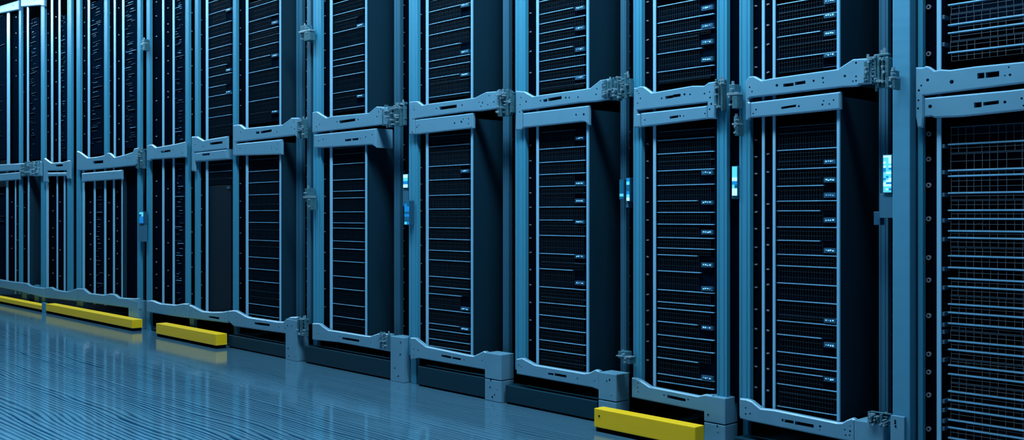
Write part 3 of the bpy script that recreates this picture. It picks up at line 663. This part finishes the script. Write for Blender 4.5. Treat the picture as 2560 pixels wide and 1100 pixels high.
bar('bumper_bar', 114.5, 330.5, 759, .10, .028, M['yellow'], 'long jointed yellow bar before the slim-railed racks', 'bumper bar', 'yellow bars on the floor', Y=-.12, seam=190)
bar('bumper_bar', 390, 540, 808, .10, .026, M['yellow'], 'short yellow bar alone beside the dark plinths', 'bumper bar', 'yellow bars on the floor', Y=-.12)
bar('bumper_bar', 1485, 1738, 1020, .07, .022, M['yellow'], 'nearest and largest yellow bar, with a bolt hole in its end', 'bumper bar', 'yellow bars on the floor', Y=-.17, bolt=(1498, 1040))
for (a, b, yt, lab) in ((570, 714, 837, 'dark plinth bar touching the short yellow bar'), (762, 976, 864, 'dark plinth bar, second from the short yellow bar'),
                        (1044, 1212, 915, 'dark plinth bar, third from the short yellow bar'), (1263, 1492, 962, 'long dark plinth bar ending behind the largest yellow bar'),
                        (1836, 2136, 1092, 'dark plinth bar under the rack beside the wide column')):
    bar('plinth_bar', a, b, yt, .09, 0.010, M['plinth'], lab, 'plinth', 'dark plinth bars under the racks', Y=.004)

# ------------------------------------------------------------------ lit displays and latches between the racks
def screen_cells(x0, x1, y0, y1, Y, rows, cols, org, parent, weights, seed):
    rg = random.Random(seed); m = MB()
    a, b = WX(x0, Y), WX(x1, Y); xm = (x0 + x1)/2; zt, zb = WZ(xm, y0, Y), WZ(xm, y1, Y)
    bm = m.bm
    V = [[bm.verts.new((a + (b-a)*j/cols, Y - .0015, zt - (zt - zb)*i/rows)) for j in range(cols + 1)] for i in range(rows + 1)]
    for i in range(rows):
        row = rg.choices([0,1,2,3], weights)[0]
        for j in range(cols):
            f = bm.faces.new((V[i][j], V[i+1][j], V[i+1][j+1], V[i][j+1]))
            f.material_index = row if rg.random() < .82 else rg.choices([0,1,2,3], weights)[0]
    return m.build('screen', [M['scr0'], M['scr1'], M['scr2'], M['scr3']], parent, org)

def display(x0, x1, y0, y1, Y, rows, cols, weights, lab, seed, below=None, box=None, frame=1.5):
    a, b = WX(x0 - frame, Y), WX(x1 + frame, Y); xm = (x0+x1)/2
    zt, zb = WZ(xm, y0 - frame, Y), WZ(xm, y1 + frame, Y)
    org = ((a+b)/2, Y + .02, zb)
    root = empty('status_display', org); tag(root, lab, 'display', 'lit displays between the racks')
    MB().box(a, b, Y, Y + .035, zb, zt).build('housing', M['housing'], root, org, 0.0015)
    screen_cells(x0, x1, y0, y1, Y, rows, cols, org, root, weights, seed)
    if below:
        p = MB().box(WX(below[0], Y+.006), WX(below[1], Y+.006), Y + .006, Y + .035, WZ(xm, below[3], Y), WZ(xm, below[2], Y)).build('bracket', M['dimpost'], root, org, 0.0015)
    if box:
        p = MB().box(WX(box[0], Y+.01), WX(box[1], Y+.01), Y + .01, Y + .05, WZ(xm, box[3], Y), WZ(xm, box[2], Y)).build('junction_box', M['housing'], root, org, 0.002)
        MB().box(WX(box[1] - 1, Y + .012), WX(box[1] + 7, Y + .012), Y + .012, Y + .03, WZ(xm, box[2] + 12, Y), WZ(xm, box[2] + 6, Y)).build('joint', M['clamp'], p, org)
    return root
display(2208.5, 2228.5, 388.5, 481, 0.045, 18, 3, (4,5,1.5,0.3), 'largest bright cyan display beside the wide pale column', 3, (2199, 2233, 484, 545), (2184, 2200, 529, 563), 2)
display(1830.5, 1843, 416.5, 489, 0.02, 8, 2, (5,3,3,0.3), 'bright cyan strip display near the two-post rack', 11, (1829, 1845, 490, 497))
display(1008.5, 1019.5, 436.5, 469, 0.03, 4, 2, (4,3,3,1), 'small bright display above a dim panel on a rack post', 21, (1007, 1021, 471, 516))
display(1011.5, 1023.5, 503, 561, -0.012, 9, 2, (.4,1.5,4,5), 'dim blue panel just under a small bright display', 33)
display(1566.5, 1574, 446, 502, 0.06, 7, 1, (1,3,4,3), 'slim blue-lit strip display paired with a duller strip', 42, (1565, 1571, 504, 519))
display(1549.5, 1559, 450, 498, 0.108, 7, 2, (0,.3,2,8), 'dull strip display left of a slim blue-lit strip', 51)
display(348.5, 358.5, 530, 558, -0.012, 5, 2, (4,4,2,1), 'tiny bright display beside the long yellow bar rack', 64, (346, 361, 560, 604))

def latch(x0, x1, y0, y1, Y, lab, seed):
    rg = random.Random(seed)
    a, b = WX(x0, Y), WX(x1, Y); xm = (x0+x1)/2; zt, zb = WZ(xm, y0, Y), WZ(xm, y1, Y); h = zt - zb; w = b - a
    org = ((a+b)/2, Y + .02, zb)
    m = MB().box(a, a + w*.6, Y, Y + .05, zb + h*.35, zt - h*.05)
    o = m.build('post_latch', M['clamp'], None, org, 0.002); tag(o, lab, 'latch', 'latches on the posts')
    MB().box(a + w*.45, b, Y - .01, Y + .04, zb, zb + h*.6).build('catch', M['clamp'], o, org, 0.002)
    MB().box(a - w*.05, b + w*.05, Y - .012, Y + .03, zb + h*.52, zb + h*.62).build('hinge_bar', M['bolt'], o, org, 0.001)
    for k in range(3):
        MB().cyl((a + w*rg.uniform(.15, .85), zb + h*(.15 + .3*k)), .005, Y - .02, Y + .01, 6).build('bolt', M['bolt'], o, org)
    MB().cyl((a + w*.3, Y + .01), .007, zt - h*.06, zt + h*.08, 6, 'Z').build('pin', M['bolt'], o, org)
    return o
latch(751, 777, 60, 103, -0.022, 'steel latch high on the post above the sixth rack clamp', 1)
latch(762, 780, 468, 525, -0.022, 'steel latch at mid height beside the box-drawer rack', 2)
latch(355, 364, 96, 127, -0.022, 'small steel latch high on a far post', 3)
latch(1822, 1846, 207, 272, -0.022, 'steel latch level with the crossbar beside the two-post rack', 4)
latch(1834, 1847, 288, 340, -0.022, 'small plain latch above the bright strip display', 5)
latch(1545, 1577, 878, 908, -0.022, 'low steel latch near the bottom of the third rack', 6)
latch(2226, 2240, 172, 224, -0.068, 'small steel latch on the wide pale column', 7)

# ------------------------------------------------------------------ the room
def struct(o): o['kind'] = 'structure'; return o
fm = bpy.data.materials.new('glossy grooved floor'); fm.use_nodes = True
nt = fm.node_tree; N = nt.nodes; L = nt.links; B = N['Principled BSDF']
tc = N.new('ShaderNodeTexCoord')
def node(t, **kw):
    n = N.new(t)
    for k, v in kw.items():
        if k in n.inputs: n.inputs[k].default_value = v
        else: setattr(n, k, v)
    return n
sep = node('ShaderNodeSeparateXYZ'); L.new(tc.outputs['Object'], sep.inputs[0])
mp = node('ShaderNodeMapping'); mp.inputs['Scale'].default_value = (0.5, 0.9, 1); L.new(tc.outputs['Object'], mp.inputs['Vector'])
n1 = node('ShaderNodeTexNoise', Scale=1.0, Detail=2.0); L.new(mp.outputs[0], n1.inputs['Vector'])
mp2 = node('ShaderNodeMapping'); mp2.inputs['Scale'].default_value = (0.6, 9.0, 1); L.new(tc.outputs['Object'], mp2.inputs['Vector'])
n2 = node('ShaderNodeTexNoise', Scale=1.0, Detail=3.0); L.new(mp2.outputs[0], n2.inputs['Vector'])
def math_(op, a, b=None):
    m = node('ShaderNodeMath', operation=op)
    for i, v in enumerate((a, b)):
        if v is None: continue
        if hasattr(v, 'links'): L.new(v, m.inputs[i])
        else: m.inputs[i].default_value = v
    return m.outputs[0]
ph = math_('ADD', math_('MULTIPLY', sep.outputs['Y'], 34.0), math_('ADD', math_('MULTIPLY', n1.outputs['Fac'], 6.0), math_('MULTIPLY', n2.outputs['Fac'], 2.6)))
fr = math_('FRACT', ph)
tri = math_('ABSOLUTE', math_('SUBTRACT', fr, 0.5))            # 0 at groove centre .. 0.5
gr = node('ShaderNodeMapRange', interpolation_type='SMOOTHSTEP'); L.new(tri, gr.inputs['Value'])
gr.inputs['From Min'].default_value = 0.13; gr.inputs['From Max'].default_value = 0.25
# grooves come and go
amp = node('ShaderNodeMapRange'); L.new(n2.outputs['Fac'], amp.inputs['Value'])
amp.inputs['From Min'].default_value = 0.35; amp.inputs['From Max'].default_value = 0.6; amp.inputs['To Min'].default_value = 0.62; amp.inputs['To Max'].default_value = 1.0
groove_fade = node('ShaderNodeMapRange'); L.new(sep.outputs['Y'], groove_fade.inputs['Value'])      # groove contrast fades towards the racks
groove_fade.inputs['From Min'].default_value = -0.15; groove_fade.inputs['From Max'].default_value = -1.2; groove_fade.inputs['To Min'].default_value = 0.45; groove_fade.inputs['To Max'].default_value = 1.0
dark = math_('MULTIPLY', math_('MULTIPLY', math_('SUBTRACT', 1.0, gr.outputs['Result']), amp.outputs['Result']), groove_fade.outputs['Result'])
cr = node('ShaderNodeMix', data_type='RGBA'); cr.inputs[6].default_value = (0.044, 0.128, 0.198, 1); cr.inputs[7].default_value = (0.003, 0.020, 0.045, 1)
L.new(dark, cr.inputs['Factor']); L.new(cr.outputs[2], B.inputs['Base Color'])
B.inputs['Roughness'].default_value = 0.12; B.inputs['IOR'].default_value = 1.8
B.inputs['Specular IOR Level'].default_value = 0.6
rr = math_('ADD', 0.06, math_('MULTIPLY', n2.outputs['Fac'], 0.07)); L.new(rr, B.inputs['Roughness'])
sp = math_('SUBTRACT', 1.0, dark); L.new(sp, B.inputs['Specular IOR Level'])
bmp = node('ShaderNodeBump', Strength=0.03, Distance=0.002); L.new(gr.outputs['Result'], bmp.inputs['Height']); L.new(bmp.outputs[0], B.inputs['Normal'])
struct(MB().box(-19, 4, -7, 1.6, -0.1, 0.0).build('floor', fm))
wm = mat('dark blue wall paint', (0.01, 0.03, 0.05), 0.7, noise=0.05)
cm = mat('dark ceiling', (0.012, 0.030, 0.048), 0.7, noise=0.1)
struct(MB().box(-19, 4, 1.5, 1.6, 0.0, 4.6).build('wall_back', wm))
struct(MB().box(-19.1, -19, -7, 1.6, 0.0, 4.6).build('wall_left', wm))
struct(MB().box(-19, 4, -7, 1.6, 4.6, 4.7).build('ceiling', cm))

# ------------------------------------------------------------------ lights
def area(name, loc, rot, sx, sy, power, col, spread=180):
    l = bpy.data.lights.new(name, 'AREA'); l.shape = 'RECTANGLE'; l.size = sx; l.size_y = sy; l.energy = power; l.color = col; l.spread = math.radians(spread)
    o = bpy.data.objects.new(name, l); COL.objects.link(o); o.location = loc; o.rotation_euler = rot
    return o
area('aisle_key_fill', (-9.4, -0.90, 4.02), (math.radians(4), 0, 0), 16.2, 0.30, 540, (0.62, 0.86, 1.0))
area('aisle_key_fill', (-2.6, -1.1, 4.02), (math.radians(8), 0, 0), 4.0, 0.30, 125, (0.66, 0.86, 1.0))  # unseen lamp added to brighten the near racks
area('aisle_key_fill', (-8.4, -3.5, 4.5), (0, 0, 0), 17, 0.5, 690, (0.60, 0.84, 1.0), 76)  # unseen strip added to brighten the foreground floor
w = bpy.data.worlds.new('room'); scene.world = w; w.use_nodes = True
w.node_tree.nodes['Background'].inputs[0].default_value = (0.10, 0.30, 0.50, 1)
w.node_tree.nodes['Background'].inputs[1].default_value = 0.07

# ------------------------------------------------------------------ camera
cd = bpy.data.cameras.new('camera'); cam = bpy.data.objects.new('camera', cd); COL.objects.link(cam)
cd.sensor_width = 36.0; cd.lens = 36.0 * F / 2560.0; cd.shift_y = -(550.0 - HY) / 2560.0
cam.location = (0, -D, HC)
cam.rotation_euler = (math.radians(90), 0, math.atan2(CT, ST))
cd.clip_start = 0.05; cd.clip_end = 100
scene.camera = cam
vs = scene.view_settings
vs.view_transform = 'Standard'; vs.look = 'None'; vs.exposure = 0.0; vs.gamma = 1.0; vs.use_curve_mapping = False
